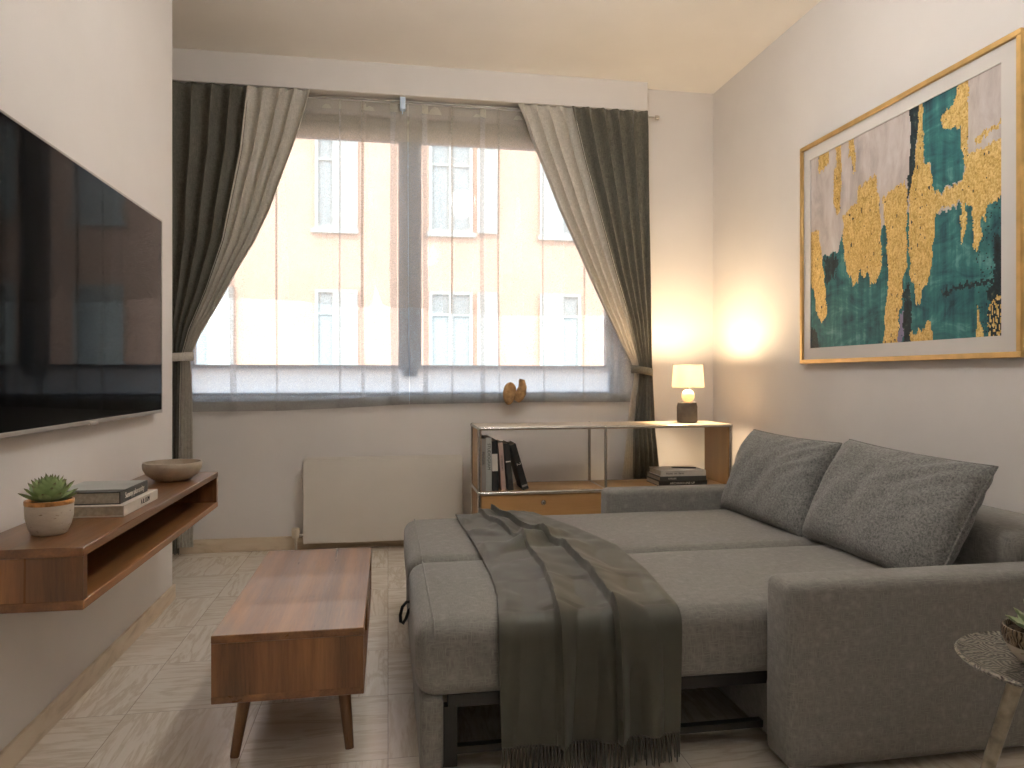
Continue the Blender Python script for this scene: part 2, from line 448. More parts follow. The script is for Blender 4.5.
rb = thing('roller_blind', 'beige roller blind pulled up to a short strip at the window head', 'blind', (.18, 4.80, 2.66))
obj('blind_fabric', box((WX0+.02, 4.803, 2.665), (WX1-.02, 4.806, WZ1-.03)), M['blind'], rb)
obj('roller_tube', tube([(WX0+.005, 4.805, WZ1-.027), (WX1-.005, 4.805, WZ1-.027)], .025, 16), M['blind'], rb)
obj('bottom_bar', box((WX0+.02, 4.797, 2.648), (WX1-.02, 4.811, 2.668), .003), M['blind'], rb)

# curtain rail
ZR = 2.868
rod = thing('curtain_rod', 'thin metal curtain rod under the pelmet, its right end showing', 'curtain rod', (.2, 4.645, ZR))
obj('rod', tube([(XA+.01, 4.69, ZR), (1.795, 4.69, ZR)], .007, 12), M['steel'], rod)
obj('finial', tube([(1.795, 4.69, ZR), (1.80, 4.69, ZR), (1.803, 4.69, ZR), (1.828, 4.69, ZR)], [.007, .007, .015, .015], 16), M['chrome'], rod)
obj('bracket', add_box(box((.075, 4.655, ZR-.06), (.11, 4.735, ZR+.017), .003), (.088, 4.66, ZR-.09), (.094, 4.668, ZR-.06)), M['white_frame'], rod)
obj('bracket', box((1.735, 4.668, ZR-.008), (1.747, 4.74, ZR+.008), .002), M['steel'], rod)

# ------------------------------------------------------------------ drapes
def fold_noise(u, z, k): return noise.noise(Vector((u*k, z*.7, k)))
def drape_panel(xa, xb, ztop, zbot, nf, phase, amp, y0, nu=120, nv=70, seed=0):
    """cloth between the edges xa(z) and xb(z), folded nf times"""
    def f(u, v):
        z = ztop+(zbot(u)-ztop)*v if callable(zbot) else ztop+(zbot-ztop)*v
        a, b = xa(z), xb(z)
        q = u+.012*math.sin(6*u+seed)
        wd = abs(b-a)
        A = min(amp, .012+wd*.055)
        head = min(1, (ztop-z)/.10)
        ph = 2*PI*nf*q+phase+.5*fold_noise(u, z*.6, 5+seed)
        s = math.sin(ph)
        y = y0-A*(.35+.65*head)*(abs(s)**.8*(1 if s > 0 else -1))-.005*math.sin(2*PI*nf*3.1*u)*max(0, 1-3*head)
        x = a+(b-a)*u+.16*wd/nf*math.cos(ph)*head
        return (x, y-.006*fold_noise(u, z*2, 9), z)
    return grid(nu, nv, f)

def tab(*pts): return lambda z, p=pts: lerp_tab(list(p), z)
ZT = 2.882
# left drape: charcoal outer part, greige inner part, tied back at 1.21 m
L_out = tab((ZT, -1.66), (2.2, -1.60), (1.6, -1.48), (1.21, -1.37), (1.0, -1.38), (.03, -1.42))
L_mid = tab((ZT, -.851), (2.482, -.892), (1.928, -.996), (1.622, -1.094), (1.378, -1.19), (1.215, -1.232), (.9, -1.24), (.03, -1.25))
L_in = tab((ZT, -.475), (2.6, -.555), (2.309, -.657), (2.12, -.722), (1.935, -.805), (1.779, -.895), (1.56, -1.01), (1.348, -1.128), (1.215, -1.185), (1.1, -1.175), (.9, -1.17), (.06, -1.165))
d = thing('drape', 'two-tone drape left of the window, charcoal outside and greige inside, tied back near the television', 'curtain', (-1.3, 4.60, 0), group='tied-back drapes')
YD = 4.642
obj('charcoal_panel', drape_panel(L_out, L_mid, ZT, .02, 7, .4, .036, YD, 150, 80, 1), M['curtain_dark'], d, thick=.003, label='charcoal panel')
obj('greige_panel', drape_panel(L_mid, L_in, ZT, .06, 4, 1.2, .032, YD-.004, 110, 80, 2), M['curtain_light'], d, thick=.003, label='greige panel')
def tie(cx, rx, ry, z, tilt):
    def f(u, v):
        a = 2*PI*u
        return (cx+rx*math.cos(a), YD+ry*math.sin(a), z+tilt*math.cos(a)+(v-.5)*.05)
    return grid(40, 3, f)
obj('tieback', tie(-1.275, .108, .062, 1.212, .006), M['curtain_light'], d, thick=.003)
# right drape
R_in = tab((ZT, .835), (2.65, .915), (2.419, 1.015), (2.2, 1.105), (1.966, 1.218), (1.605, 1.389), (1.327, 1.535), (1.167, 1.628), (1.10, 1.635), (.9, 1.60), (.74, 1.585), (.03, 1.50))
R_mid = tab((ZT, 1.198), (2.531, 1.286), (2.171, 1.389), (1.808, 1.493), (1.475, 1.60), (1.20, 1.662), (1.1, 1.668), (.74, 1.625), (.4, 1.625), (.03, 1.625))
R_out = tab((ZT, 1.722), (2.285, 1.731), (1.174, 1.753), (.736, 1.774), (.398, 1.81), (.03, 1.84))
d = thing('drape', 'two-tone drape right of the window, charcoal outside and greige inside, falling behind the sideboard', 'curtain', (1.7, 4.60, 0), group='tied-back drapes')
obj('charcoal_panel', drape_panel(R_mid, R_out, ZT, .02, 5, 2.0, .048, YD-.012, 150, 80, 3), M['curtain_dark'], d, thick=.003, label='charcoal panel')
obj('greige_panel', drape_panel(R_in, R_mid, ZT, .05, 4, .3, .032, YD-.004, 110, 80, 4), M['curtain_light'], d, thick=.003, label='greige panel')
obj('tieback', tie(1.69, .073, .058, 1.135, -.012), M['curtain_dark'], d, thick=.003)

# ------------------------------------------------------------------ sheers
def sheer_path(x0, x1, pleats, n=260):
    """plan-view polyline with z-folds (triple cloth) at the pleats: list of (u, x, dy)"""
    P = [(x0, 0.0)]
    for c, wd, dp in sorted(pleats):
        P += [(c-wd/2, .002), (c+wd/2, -dp*.5), (c-wd/2*.8, -dp), (c+wd/2, -dp*.4), (c+wd/2+.012, 0)]
    P.append((x1, 0.0))
    L = [0]
    for a, b in zip(P, P[1:]): L.append(L[-1]+math.hypot(b[0]-a[0], (b[1]-a[1])*1))
    out = []
    # dense sampling which keeps the fold corners
    for i, (a, b) in enumerate(zip(P, P[1:])):
        seg = max(2, int((L[i+1]-L[i])/.02))
        for k in range(seg): out.append((a[0]+(b[0]-a[0])*k/seg, a[1]+(b[1]-a[1])*k/seg))
    out.append(P[-1]); return out
def sheer_mesh(path, ztop, zbot, y, nv=26, drift=.03, seed=0, wave=.008):
    def f(u, v):
        i = min(len(path)-1, int(round(u*(len(path)-1)))); x, dy = path[i]
        zb = zbot(x) if callable(zbot) else zbot
        z = ztop+(zb-ztop)*v
        sh = drift*noise.noise(Vector((x*2.2+seed, v*1.3, seed)))*min(1, v*1.5)
        return (x+sh*.6, y+dy+wave*math.sin(x*23+seed)*(.3+.7*v), z)
    return grid(len(path), nv, f)
hem = lambda x: lerp_tab([(2, .92), (1.6, .922), (.86, .925), (.3, .918), (.08, .915), (-.3, .895), (-.66, .882), (-1.25, .878)], x)
def over_l(x): return lerp_tab([(.12, 1.54), (.06, 1.535), (.0, 1.545), (-.035, 1.556), (-.07, 1.66), (-.085, 1.70), (-.1, 1.56), (-.144, 1.537), (-.35, 1.55), (-.543, 1.573), (-.96, 1.587), (-1.3, 1.59)], x)
def over_r(x): return lerp_tab([(1.7, 1.51), (1.404, 1.508), (.858, 1.50), (.6, 1.497), (.396, 1.506), (.25, 1.53), (.2, 1.54), (.13, 1.545)], x)
def sheer(label, x0, x1, pleats, over, seed):
    t = thing('sheer_curtain', label, 'sheer curtain', ((x0+x1)/2, 4.70, .9), group='sheer curtains')
    path = sheer_path(x0, x1, pleats)
    p = obj('sheer_panel', sheer_mesh(path, 2.858, lambda x: hem(x)+.06, 4.706, 26, .03, seed), M['sheer'], t, recalc=False)
    obj('hem_band', sheer_hem(path, seed), M['sheer_band'], t, recalc=False, label='denser bottom hem')
    obj('header_band', sheer_mesh(path, 2.858, 2.80, 4.703, 4, .0, seed, .004), M['sheer_head'], t, recalc=False, label='gathered header')
    obj('overlay_layer', sheer_mesh(sheer_path(x0, x1, [(c, w_*.7, dp) for c, w_, dp in pleats[1::2]]), 2.855, over, 4.699, 22, .02, seed+3, .006), M['sheer_over'], t, recalc=False, label='shorter overlapping voile layer')
def sheer_hem(path, seed):
    def f(u, v):
        i = min(len(path)-1, int(round(u*(len(path)-1)))); x, dy = path[i]
        z = hem(x)+.06-.06*v-(0)
        sh = .03*noise.noise(Vector((x*2.2+seed, 1*1.3, seed)))
        return (x+sh*.6, 4.706+dy+.008*math.sin(x*23+seed), z)
    return grid(len(path), 4, f)
sheer('sheer voile curtain before the left pane, hem under the sill', -1.26, .125,
      [(-.95, .04, .015), (-.69, .014, .010), (-.30, .014, .010), (-.16, .022, .012), (.035, .05, .018)], over_l, 1.0)
sheer('sheer voile curtain before the right pane, brown clip at its hem', .13, 1.66,
      [(.23, .035, .014), (.41, .016, .012), (.61, .034, .014), (.72, .012, .01), (1.02, .014, .012), (1.30, .012, .012), (1.53, .04, .014)], over_r, 4.0)

cl = thing('curtain_clip', 'small brown two-lobed clip at the hem of the right sheer', 'curtain clip', (.81, 4.66, .92))
def lobe(c, rx, ry, rz, tilt):
    bm = bmesh.new(); bmesh.ops.create_uvsphere(bm, u_segments=24, v_segments=16, radius=1)
    for v in bm.verts:
        k = 1+.12*v.co.z
        v.co = Vector((v.co.x*rx*k, v.co.y*ry, v.co.z*rz))
    bm.transform(Matrix.Translation(c) @ Matrix.Rotation(tilt, 4, 'Y')); return bm
obj('lobe', lobe((.785, 4.655, .985), .043, .024, .075, .12), M['brown_felt'], cl)
bm = tube([(.83, 4.655, .935), (.845, 4.655, .96), (.862, 4.655, .99), (.872, 4.655, 1.03), (.866, 4.655, 1.065), (.85, 4.655, 1.075)], [.022, .034, .036, .028, .022, .008], 16)
obj('lobe', bm, M['brown_felt'], cl)
obj('clip_pin', tube([(.80, 4.66, .975), (.80, 4.69, .975)], .004, 8), M['steel'], cl)

# ------------------------------------------------------------------ across the street
fb = thing('apartment_building', 'peach stucco building with pale shuttered windows across the street', 'building', (0, 16.3, -4))
obj('facade_wall', box((-14, 16.3, -4), (17, 22, 10.5)), M['facade'], fb)
obj('roof', box((-14.6, 15.7, 10.5), (17.6, 22.5, 10.75)), M['roof'], fb)
def fwin(xc, wd, z0, z1, sh):
    bm = bmesh.new(); x0, x1 = xc-wd/2, xc+wd/2; e = .07
    for lo, hi in (((x0, 16.22, z0), (x0+e, 16.32, z1)), ((x1-e, 16.22, z0), (x1, 16.32, z1)), ((x0+e, 16.22, z0), (x1-e, 16.32, z0+e)), ((x0+e, 16.22, z1-e), (x1-e, 16.32, z1)),
                   ((xc-.05, 16.215, z0+e), (xc+.05, 16.32, z1-e)), ((x0+e, 16.235, z1-.55), (xc-.05, 16.31, z1-.50)), ((xc+.05, 16.235, z1-.55), (x1-e, 16.31, z1-.50)), ((x0-.08, 16.16, z0-.1), (x1+.08, 16.3, z0))):
        add_box(bm, lo, hi)
    f = obj('window', bm, M['shutter'], fb)
    obj('pane', box((x0+e, 16.285, z0+e), (x1-e, 16.295, z1-e)), M['facade_pane'], f)
    for a, b in sh:
        bm = bmesh.new()
        add_box(bm, (a, 16.17, z0), (a+.05, 16.215, z1)); add_box(bm, (b-.05, 16.17, z0), (b, 16.215, z1))
        add_box(bm, (a+.05, 16.172, z0), (b-.05, 16.213, z0+.08)); add_box(bm, (a+.05, 16.172, z1-.08), (b-.05, 16.213, z1))
        nsl = 26
        for k in range(nsl):
            z = z0+.08+(z1-z0-.16)*k/nsl
            add_box(bm, (a+.05, 16.175, z), (b-.05, 16.205, z+(z1-z0-.16)/nsl*.9))
        obj('shutter', bm, M['shutter'], fb)
for z0, z1 in ((.95, 3.0), (4.33, 6.38), (7.6, 9.5)):
    fwin(-3.75, .95, z0, z1, [(-4.75, -4.27), (-3.72, -3.26)])
    fwin(-1.15, .85, z0, z1, [(-1.10, -.66)])
    fwin(1.40, .98, z0, z1, [(1.99, 2.46)])
    fwin(3.95, .95, z0, z1, [(3.44, 3.92)])
    fwin(6.5, .95, z0, z1, [(5.5, 5.98)])
struct('ground', box((-20, 5.3, -4.3), (22, 24, -4)), M['asphalt'])

# ------------------------------------------------------------------ radiator
r = thing('radiator', 'flat white panel radiator on the wall under the window', 'radiator', (-.02, 4.66, .06))
obj('front_panel', box((-.52, 4.625, .055), (.476, 4.645, .575), .006, 3), M['radiator'], r)
obj('casing', box((-.505, 4.645, .065), (.461, 4.728, .568), .004), M['radiator'], r)
bm = bmesh.new()
add_box(bm, (-.515, 4.63, .575), (.471, 4.645, .584), .002); add_box(bm, (-.515, 4.70, .568), (.471, 4.728, .584), .002)
for k in range(60): add_box(bm, (-.505+k*.0161, 4.645, .566), (-.5+k*.0161, 4.70, .578))
obj('top_grille', bm, M['radiator'], r)
obj('mounting_bracket', box((-.3, 4.725, .15), (-.26, 4.742, .5)), M['steel'], r)
obj('mounting_bracket', box((.2, 4.725, .15), (.24, 4.742, .5)), M['steel'], r)
v = obj('valve', tube([(-.52, 4.68, .10), (-.555, 4.68, .10), (-.58, 4.68, .10)], [.012, .016, .016], 14), M['chrome'], r)
bm = lathe([(0, .12), (.024, .12), (.026, .115), (.026, .07), (.02, .06), (0, .06)], (-.57, 4.68, .025), 18)
obj('valve_knob', bm, M['valve'], v)
obj('supply_pipe', tube([(-.57, 4.68, 0), (-.57, 4.68, .09)], .009, 12), M['valve'], r)

# ------------------------------------------------------------------ television
TX = -1.0
tv = thing('television', 'large black flat television mounted on the left wall', 'television', (TX-.02, 2.68, 1.36))
obj('housing', box((TX-.036, 1.905, .936), (TX-.004, 3.452, 1.798), .004), M['black_plastic'], tv)
obj('screen', box((TX-.004, 1.912, .950), (TX, 3.445, 1.791)), M['screen'], tv)
bm = bmesh.new()
for lo, hi in (((TX-.006, 1.905, .936), (TX+.002, 3.452, .950)), ((TX-.006, 1.905, 1.791), (TX+.002, 3.452, 1.798)), ((TX-.006, 1.905, .95), (TX+.002, 1.912, 1.791)), ((TX-.006, 3.445, .95), (TX+.002, 3.452, 1.791))):
    add_box(bm, lo, hi, .001, 1)
obj('bezel', bm, M['steel'], tv)
obj('badge', box((TX+.001, 2.655, .932), (TX+.004, 2.72, .944), .001, 1), M['chrome'], tv)
obj('wall_bracket', box((XL+.0001, 2.45, 1.2), (TX-.035, 2.95, 1.55)), M['dark_metal'], tv)

# ------------------------------------------------------------------ wall shelf
sh = thing('wall_shelf', 'floating open-fronted walnut shelf box under the television', 'shelf', (-.9, 2.68, .51))
SX0, SX1, SY0, SY1, SZ0, SZ1 = XL, -.75, 1.955, 3.40, .515, .672
obj('top_board', box((SX0, SY0, SZ1-.024), (SX1, SY1, SZ1), .002, 1), M['walnut_y'], sh)
obj('bottom_board', box((SX0, SY0, SZ0), (SX1, SY1, SZ0+.024), .002, 1), M['walnut_y'], sh)
obj('end_panel', box((SX0, SY0+.001, SZ0+.024), (SX1-.001, SY0+.025, SZ1-.024)), M['walnut_z'], sh)
obj('end_panel', box((SX0, SY1-.025, SZ0+.024), (SX1-.001, SY1-.001, SZ1-.024)), M['walnut_z'], sh)
obj('back_panel', box((SX0, SY0+.025, SZ0+.024), (SX0+.012, SY1-.025, SZ1-.024)), M['walnut_y'], sh)

def succulent(nl_rings, mat, parent, base, R, seed):
    rnd = random.Random(seed)
    bm = bmesh.new(); lay = bm.verts.layers.float.new('along')
    for (n, L, W, el, rad, z) in nl_rings:
        for k in range(n):
            az = 2*PI*(k+rnd.random()*.25)/n+el*2
            e = el+rnd.uniform(-.08, .08); l = L*rnd.uniform(.92, 1.08)
            dirh = Vector((math.cos(az), math.sin(az), 0)); side = Vector((-math.sin(az), math.cos(az), 0))
            rows = []
            for i in range(8):
                t = i/7; wd = W*(math.sin(PI*min(1, (.22+t*.78)))**.8)*(1 if t < .6 else 1-((t-.6)/.4)**1.6) if t < 1 else 0
                ang = e+.35*t*(1 if e < 1.2 else .3)
                p = base+dirh*(rad+l*t*math.cos(e)*(1-.12*t))+Vector((0, 0, z+l*t*math.sin(e)+.10*l*t*t))
                nn = (-dirh*math.sin(ang)+Vector((0, 0, math.cos(ang))))
                th = W*.32*(1-t)**.6
                if t == 1: rows.append([(p, t)])
                else: rows.append([(p-side*wd+nn*W*.18, t), (p-side*wd*.5-nn*th*.7, t), (p-nn*th, t), (p+side*wd*.5-nn*th*.7, t), (p+side*wd+nn*W*.18, t), (p+side*wd*.4+nn*th*.35, t), (p-side*wd*.4+nn*th*.35, t)])
            vr = []
            for r_ in rows:
                q = []
                for p, t in r_:
                    vv = bm.verts.new(p); vv[lay] = t; q.append(vv)
                vr.append(q)
            for a, b in zip(vr, vr[1:]):
                m_ = len(a)
                for i in range(m_):
                    if len(b) == 1: bm.faces.new((a[i], a[(i+1) % m_], b[0]))
                    else: bm.faces.new((a[i], a[(i+1) % m_], b[(i+1) % m_], b[i]))
    return obj('leaf_rosette', bm, mat, parent, ang=60)

# plant on the shelf
pc = Vector((-.906, 2.14, .672)); PS = .78
pl = thing('potted_succulent', 'green succulent in a cream gold-rimmed pot on the walnut wall shelf', 'plant', pc)
obj('pot', lathe([(a*PS, b*PS) for a, b in ((0, 0), (.048, 0), (.055, .004), (.066, .03), (.0725, .06), (.074, .09), (.074, .105), (.068, .105), (.067, .095), (.06, .03), (0, .02))], pc, 48), M['pot'], pl)
obj('rim_band', lathe([(a*PS, b*PS) for a, b in ((.0745, .104), (.0755, .106), (.0755, .1175), (.074, .120), (.069, .120), (.0675, .118), (.0675, .104))], pc, 48), M['pot_gold'], pl, label='gold rim')
obj('soil', lathe([(a*PS, b*PS) for a, b in ((0, .112), (.03, .112), (.067, .108), (.067, .09), (0, .09))], pc, 32), M['soil'], pl)
succulent([(9, .070, .018, .30, .012, .088), (8, .068, .021, .58, .010, .091), (7, .064, .021, .85, .008, .094), (6, .062, .018, 1.10, .005, .097), (4, .056, .014, 1.34, .003, .101)], M['leaf'], pl, pc, .08, 3)

def flat_book(label, x0, x1, y0, y1, z0, th, cover, spine, group, rz=0, top=None):
    """book lying flat, spine on '+x' or '-y'; built at the origin then turned by rz about its centre"""
    t = thing('book', label, 'book', ((x0+x1)/2, (y0+y1)/2, z0), (0, 0, rz), group)
    a, b = (x1-x0)/2, (y1-y0)/2; e = .003
    bm = box((-a, -b, 0), (a, b, e), .0008, 1); add_box(bm, (-a, -b, th-e), (a, b, th), .0008, 1)
    if spine == '+x': add_box(bm, (a-e, -b, e*.5), (a, b, th-e*.5)); pg = ((-a+.004, -b+.004, e), (a-e, b-.004, th-e))
    else: add_box(bm, (-a, -b, e*.5), (a, -b+e, th-e*.5)); pg = ((-a+.004, -b+e, e), (a-.004, b-.004, th-e))
    obj('cover', bm, M[cover], t, local=True)
    obj('pages', box(*pg), M['paper'], t, local=True)
    return t
gb = 'coffee-table books on the walnut shelf'
b1 = flat_book('thick white-spined book lying under the dark book on the walnut shelf', -1.02, -.792, 2.36, 2.685, .672, .034, 'book_white', '+x', gb)
text('spine_lettering', 'A IL LUM', .022, frame_mtx((-.7916, 2.555, .689), (0, 1, 0), (0, 0, 1)), M['ink'], b1)
b2 = flat_book('slate book with a pale cover, on top of the white one on the walnut shelf', -1.01, -.811, 2.385, 2.64, .706, .038, 'book_slate', '+x', gb)
text('spine_lettering', 'Sunmy plorumity', .026, frame_mtx((-.8106, 2.515, .725), (0, 1, 0), (0, 0, 1)), M['white_ink'], b2)
obj('cover_print', box((-1.008, 2.435, .744), (-.815, 2.637, .7446)), M['book_pale'], b2, label='pale cover print')
bo = thing('bowl', 'shallow beige stoneware bowl at the far end of the walnut shelf', 'bowl', (-.872, 3.15, .672))
obj('bowl_body', lathe([(a*.92, b*.97) for a, b in ((0, 0), (.06, 0), (.075, .005), (.108, .028), (.121, .052), (.123, .070), (.120, .078), (.116, .078), (.115, .068), (.105, .035), (.07, .014), (0, .010))], (-.872, 3.15, .672), 56), M['bowl'], bo)

# ------------------------------------------------------------------ coffee table
ct = thing('coffee_table', 'low walnut coffee table on splayed legs in front of the sofa bed', 'coffee table', (-.27, 2.52, 0))
CX0, CX1, CY0, CY1, CZ0, CZ1 = -.47, -.066, 2.045, 3.0, .215, .40
obj('tabletop', box((CX0, CY0, CZ1-.022), (CX1, CY1, CZ1), .002, 1), M['walnut_y'], ct)
obj('bottom_board', box((CX0, CY0, CZ0), (CX1, CY1, CZ0+.02), .002, 1), M['walnut_y'], ct)
obj('end_panel', box((CX0+.001, CY0+.001, CZ0+.02), (CX1-.001, CY0+.022, CZ1-.022)), M['walnut_z'], ct)
obj('end_panel', box((CX0+.001, CY1-.022, CZ0+.02), (CX1-.001, CY1-.001, CZ1-.022)), M['walnut_z'], ct)
obj('divider', box((CX0+.012, 2.50, CZ0+.02), (CX1-.003, 2.52, CZ1-.022)), M['walnut_z'], ct)
obj('back_panel', box((CX0+.002, CY0+.022, CZ0+.02), (CX0+.012, CY1-.022, CZ1-.022)), M['walnut_y'], ct)
dr = obj('drawer', box((CX1-.022, 2.525, CZ0+.024), (CX1-.004, 2.972, CZ0+.10), .002, 1), M['walnut_y'], ct)
for fx, fy, tx, ty in ((-.437, 2.185, -.405, 2.22), (-.112, 2.18, -.135, 2.215), (-.437, 2.87, -.405, 2.83), (-.112, 2.87, -.135, 2.83)):
    obj('leg', tube([(fx, fy, 0), (tx, ty, CZ0+.001)], [.013, .021], 18), M['walnut_z'], ct)

# ------------------------------------------------------------------ sofa bed
sb = thing('sofa_bed', 'grey fabric sofa pulled out into a bed along the right wall', 'sofa bed', (1.2, 2.68, 0))
def soft_box(lo, hi, bev, seg=5, puff=0.0, sub=0):
    bm = box(lo, hi, bev, seg); return bm
ZB = .43
BX0, BY0, BYM, BY1 = .072, 1.935, 2.645, 3.43
def mattress(y0, y1, x0, x1, z0, z1, r=.055, crown=.004):
    """upholstered slab with big rounded edges, slightly crowned"""
    bm = box((x0, y0, z0), (x1, y1, z1), r, 6)
    bmesh.ops.subdivide_edges(bm, edges=[e for e in bm.edges if e.calc_length() > .25], cuts=12, use_grid_fill=True)
    for v in bm.verts:
        if v.co.z > (z0+z1)/2:
            a = (v.co.x-x0)/(x1-x0)*2-1; b = (v.co.y-y0)/(y1-y0)*2-1
            v.co.z += crown*(1-a**6)*(1-b**4)+.003*noise.noise(Vector((v.co.x*5, v.co.y*5, 1)))
    return bm
ma = obj('mattress_section', mattress(BY0, BYM, BX0, 1.9, .225, ZB), M['sofa'], sb)
mb = obj('mattress_section', mattress(BYM+.002, BY1, BX0, 1.9, .225, ZB), M['sofa'], sb)
def piping(y0, y1, x, z0, z1, r):
    pts = []
    for cx, cy, a0 in ((y1-r, z1-r, 0), (y0+r, z1-r, PI/2), (y0+r, z0+r, PI), (y1-r, z0+r, 1.5*PI)):
        for k in range(6): a = a0+k*PI/10; pts.append((x, cx+r*math.cos(a), cy+r*math.sin(a)))
    pts.append(pts[0]); return tube(pts, .0035, 6)
obj('piping', piping(BY0+.006, BYM-.006, BX0+.05, .228, ZB+.002, .045), M['sofa'], ma)
obj('piping', piping(BYM+.008, BY1-.006, BX0+.05, .228, ZB+.002, .045), M['sofa'], mb)
obj('pull_front', box((BX0+.012, BY0+.004, .03), (BX0+.076, BY1-.004, .232), .018, 4), M['sofa'], sb)
obj('slat_rail', box((BX0+.09, BY0+.03, .195), (1.85, BY0+.07, .230)), M['dark_metal'], sb)
obj('slat_rail', box((BX0+.09, BY1-.08, .195), (1.85, BY1-.04, .230)), M['dark_metal'], sb)
obj('slat_base', box((BX0+.09, BY0+.07, .212), (1.85, BY1-.08, .226)), M['lining'], sb)
obj('bottom_rail', box((BX0+.072, BY0+.05, .055), (1.10, BY0+.075, .075)), M['dark_metal'], sb)
obj('bottom_rail', box((BX0+.072, BY1-.09, .055), (1.10, BY1-.065, .075)), M['dark_metal'], sb)
obj('frame_post', box((BX0+.072, BY0+.035, .03), (BX0+.115, BY0+.065, .195)), M['dark_metal'], sb)
obj('seat_box', box((1.10, BY0+.005, .04), (1.9, BY1-.005, .212), .01), M['sofa'], sb)
def arm(y0, y1):
    bm = box((1.072, y0, .022), (XR-.02, y1, .532), .028, 5)
    return bm
aa = obj('armrest', arm(1.795, BY0-.003), M['sofa'], sb)
ab = obj('armrest', arm(BY1+.003, 3.57), M['sofa'], sb)
def arm_piping(y, r=.03):
    x0, x1, z0, z1 = 1.078, XR-.026, .028, .526
    pts = [(x0, y, z0)]
    pts += [(x0+r-r*math.cos(k*PI/12), y, z1-r+r*math.sin(k*PI/12)) for k in range(7)]
    pts += [(x1-r+r*math.sin(k*PI/12), y, z1-r+r*math.cos(k*PI/12)) for k in range(7)]
    pts.append((x1, y, z0)); return tube(pts, .0035, 6)
obj('piping', arm_piping(1.812), M['sofa'], aa)
obj('piping', arm_piping(3.452), M['sofa'], ab)
obj('backrest', mattress(BY0+.004, BY1-.004, 1.90, XR-.02, .05, .612, .05, .012), M['sofa'], sb)
for x, y in ((1.14, 1.865), (2.16, 1.865), (1.14, 3.50), (2.16, 3.50)):
    obj('foot', lathe([(0, 0), (.022, 0), (.024, .026), (0, .026)], (x, y, 0), 16), M['black_plastic'], sb)
for y in (2.1, 3.25):
    obj('foot', box((BX0+.03, y-.03, 0), (BX0+.075, y+.03, .034), .003), M['black_plastic'], sb)
lp = [(BX0+.012, 2.46, .335), (BX0-.010, 2.458, .337), (BX0-.024, 2.456, .322), (BX0-.031, 2.455, .295), (BX0-.030, 2.456, .272), (BX0-.022, 2.462, .264), (BX0-.012, 2.468, .277), (BX0-.003, 2.472, .302), (BX0+.012, 2.475, .318)]
obj('pull_strap', tube(lp, .0055, 8), M['black_plastic'], sb)

# cushions
def cushion(label, yc, half, hgt, T, xb, zb, lean, yaw, seed, group, roll=0):
    t = thing('cushion', label, 'cushion', (xb, yc, zb), (roll, 0, yaw), group)
    def f_side(sg):
        def f(u, v):
            a, b = u*2-1, v*2-1
            pin = 1-.045*(1-a*a)*(abs(b)**3)          # gently drawn-in edges between the corners
            pin2 = 1-.035*(1-b*b)*(abs(a)**3)
            y = a*half*pin2; z = b*hgt*pin
            th = T*max(0, (1-abs(a)**4.6)*(1-abs(b)**3.6))**.5
            wr = .012*noise.noise(Vector((a*2.2+seed, b*1.2, seed)))+.005*math.sin(14*a+5*b+seed+2*noise.noise(Vector((a*3, b*3, seed))))*(1-abs(b))
            wr += .006*math.sin((a*.8+b)*22+seed)*max(0, .8-abs(a+.6))*max(0, b+.4)
            th = max(0, th+wr*(1 if th > T*.3 else th/(T*.3)))
            p = Vector((-sg*th, y, z+hgt))
            p = Matrix.Rotation(lean, 3, 'Y') @ p
            return p
        return f
    bm = bmesh.new(); grid(60, 44, f_side(1), bm); grid(60, 44, f_side(-1), bm)
    bmesh.ops.remove_doubles(bm, verts=bm.verts, dist=.0006)
    obj('cushion_cover', bm, M['cushion'], t, local=True, ang=75)
    # piped seam
    e = []
    for k in range(0, 60): e.append((k/59, 0))
    for k in range(1, 44): e.append((1, k/43))
    for k in range(58, -1, -1): e.append((k/59, 1))
    for k in range(42, -1, -1): e.append((0, k/43))
    fs = f_side(1)
    obj('seam_piping', tube([fs(*q) for q in e], .0045, 6), M['cushion'], t, local=True)
    return t
gc = 'charcoal scatter cushions on the sofa bed'
cushion('charcoal textured cushion, the nearer one, beside the near armrest', 2.385, .372, .225, .088, 1.70, ZB-.004, .50, 0, 1.3, gc, .03)
cushion('charcoal textured cushion, the farther one, near the table lamp', 3.09, .346, .218, .084, 1.68, ZB-.004, .44, .03, 5.2, gc, .01)

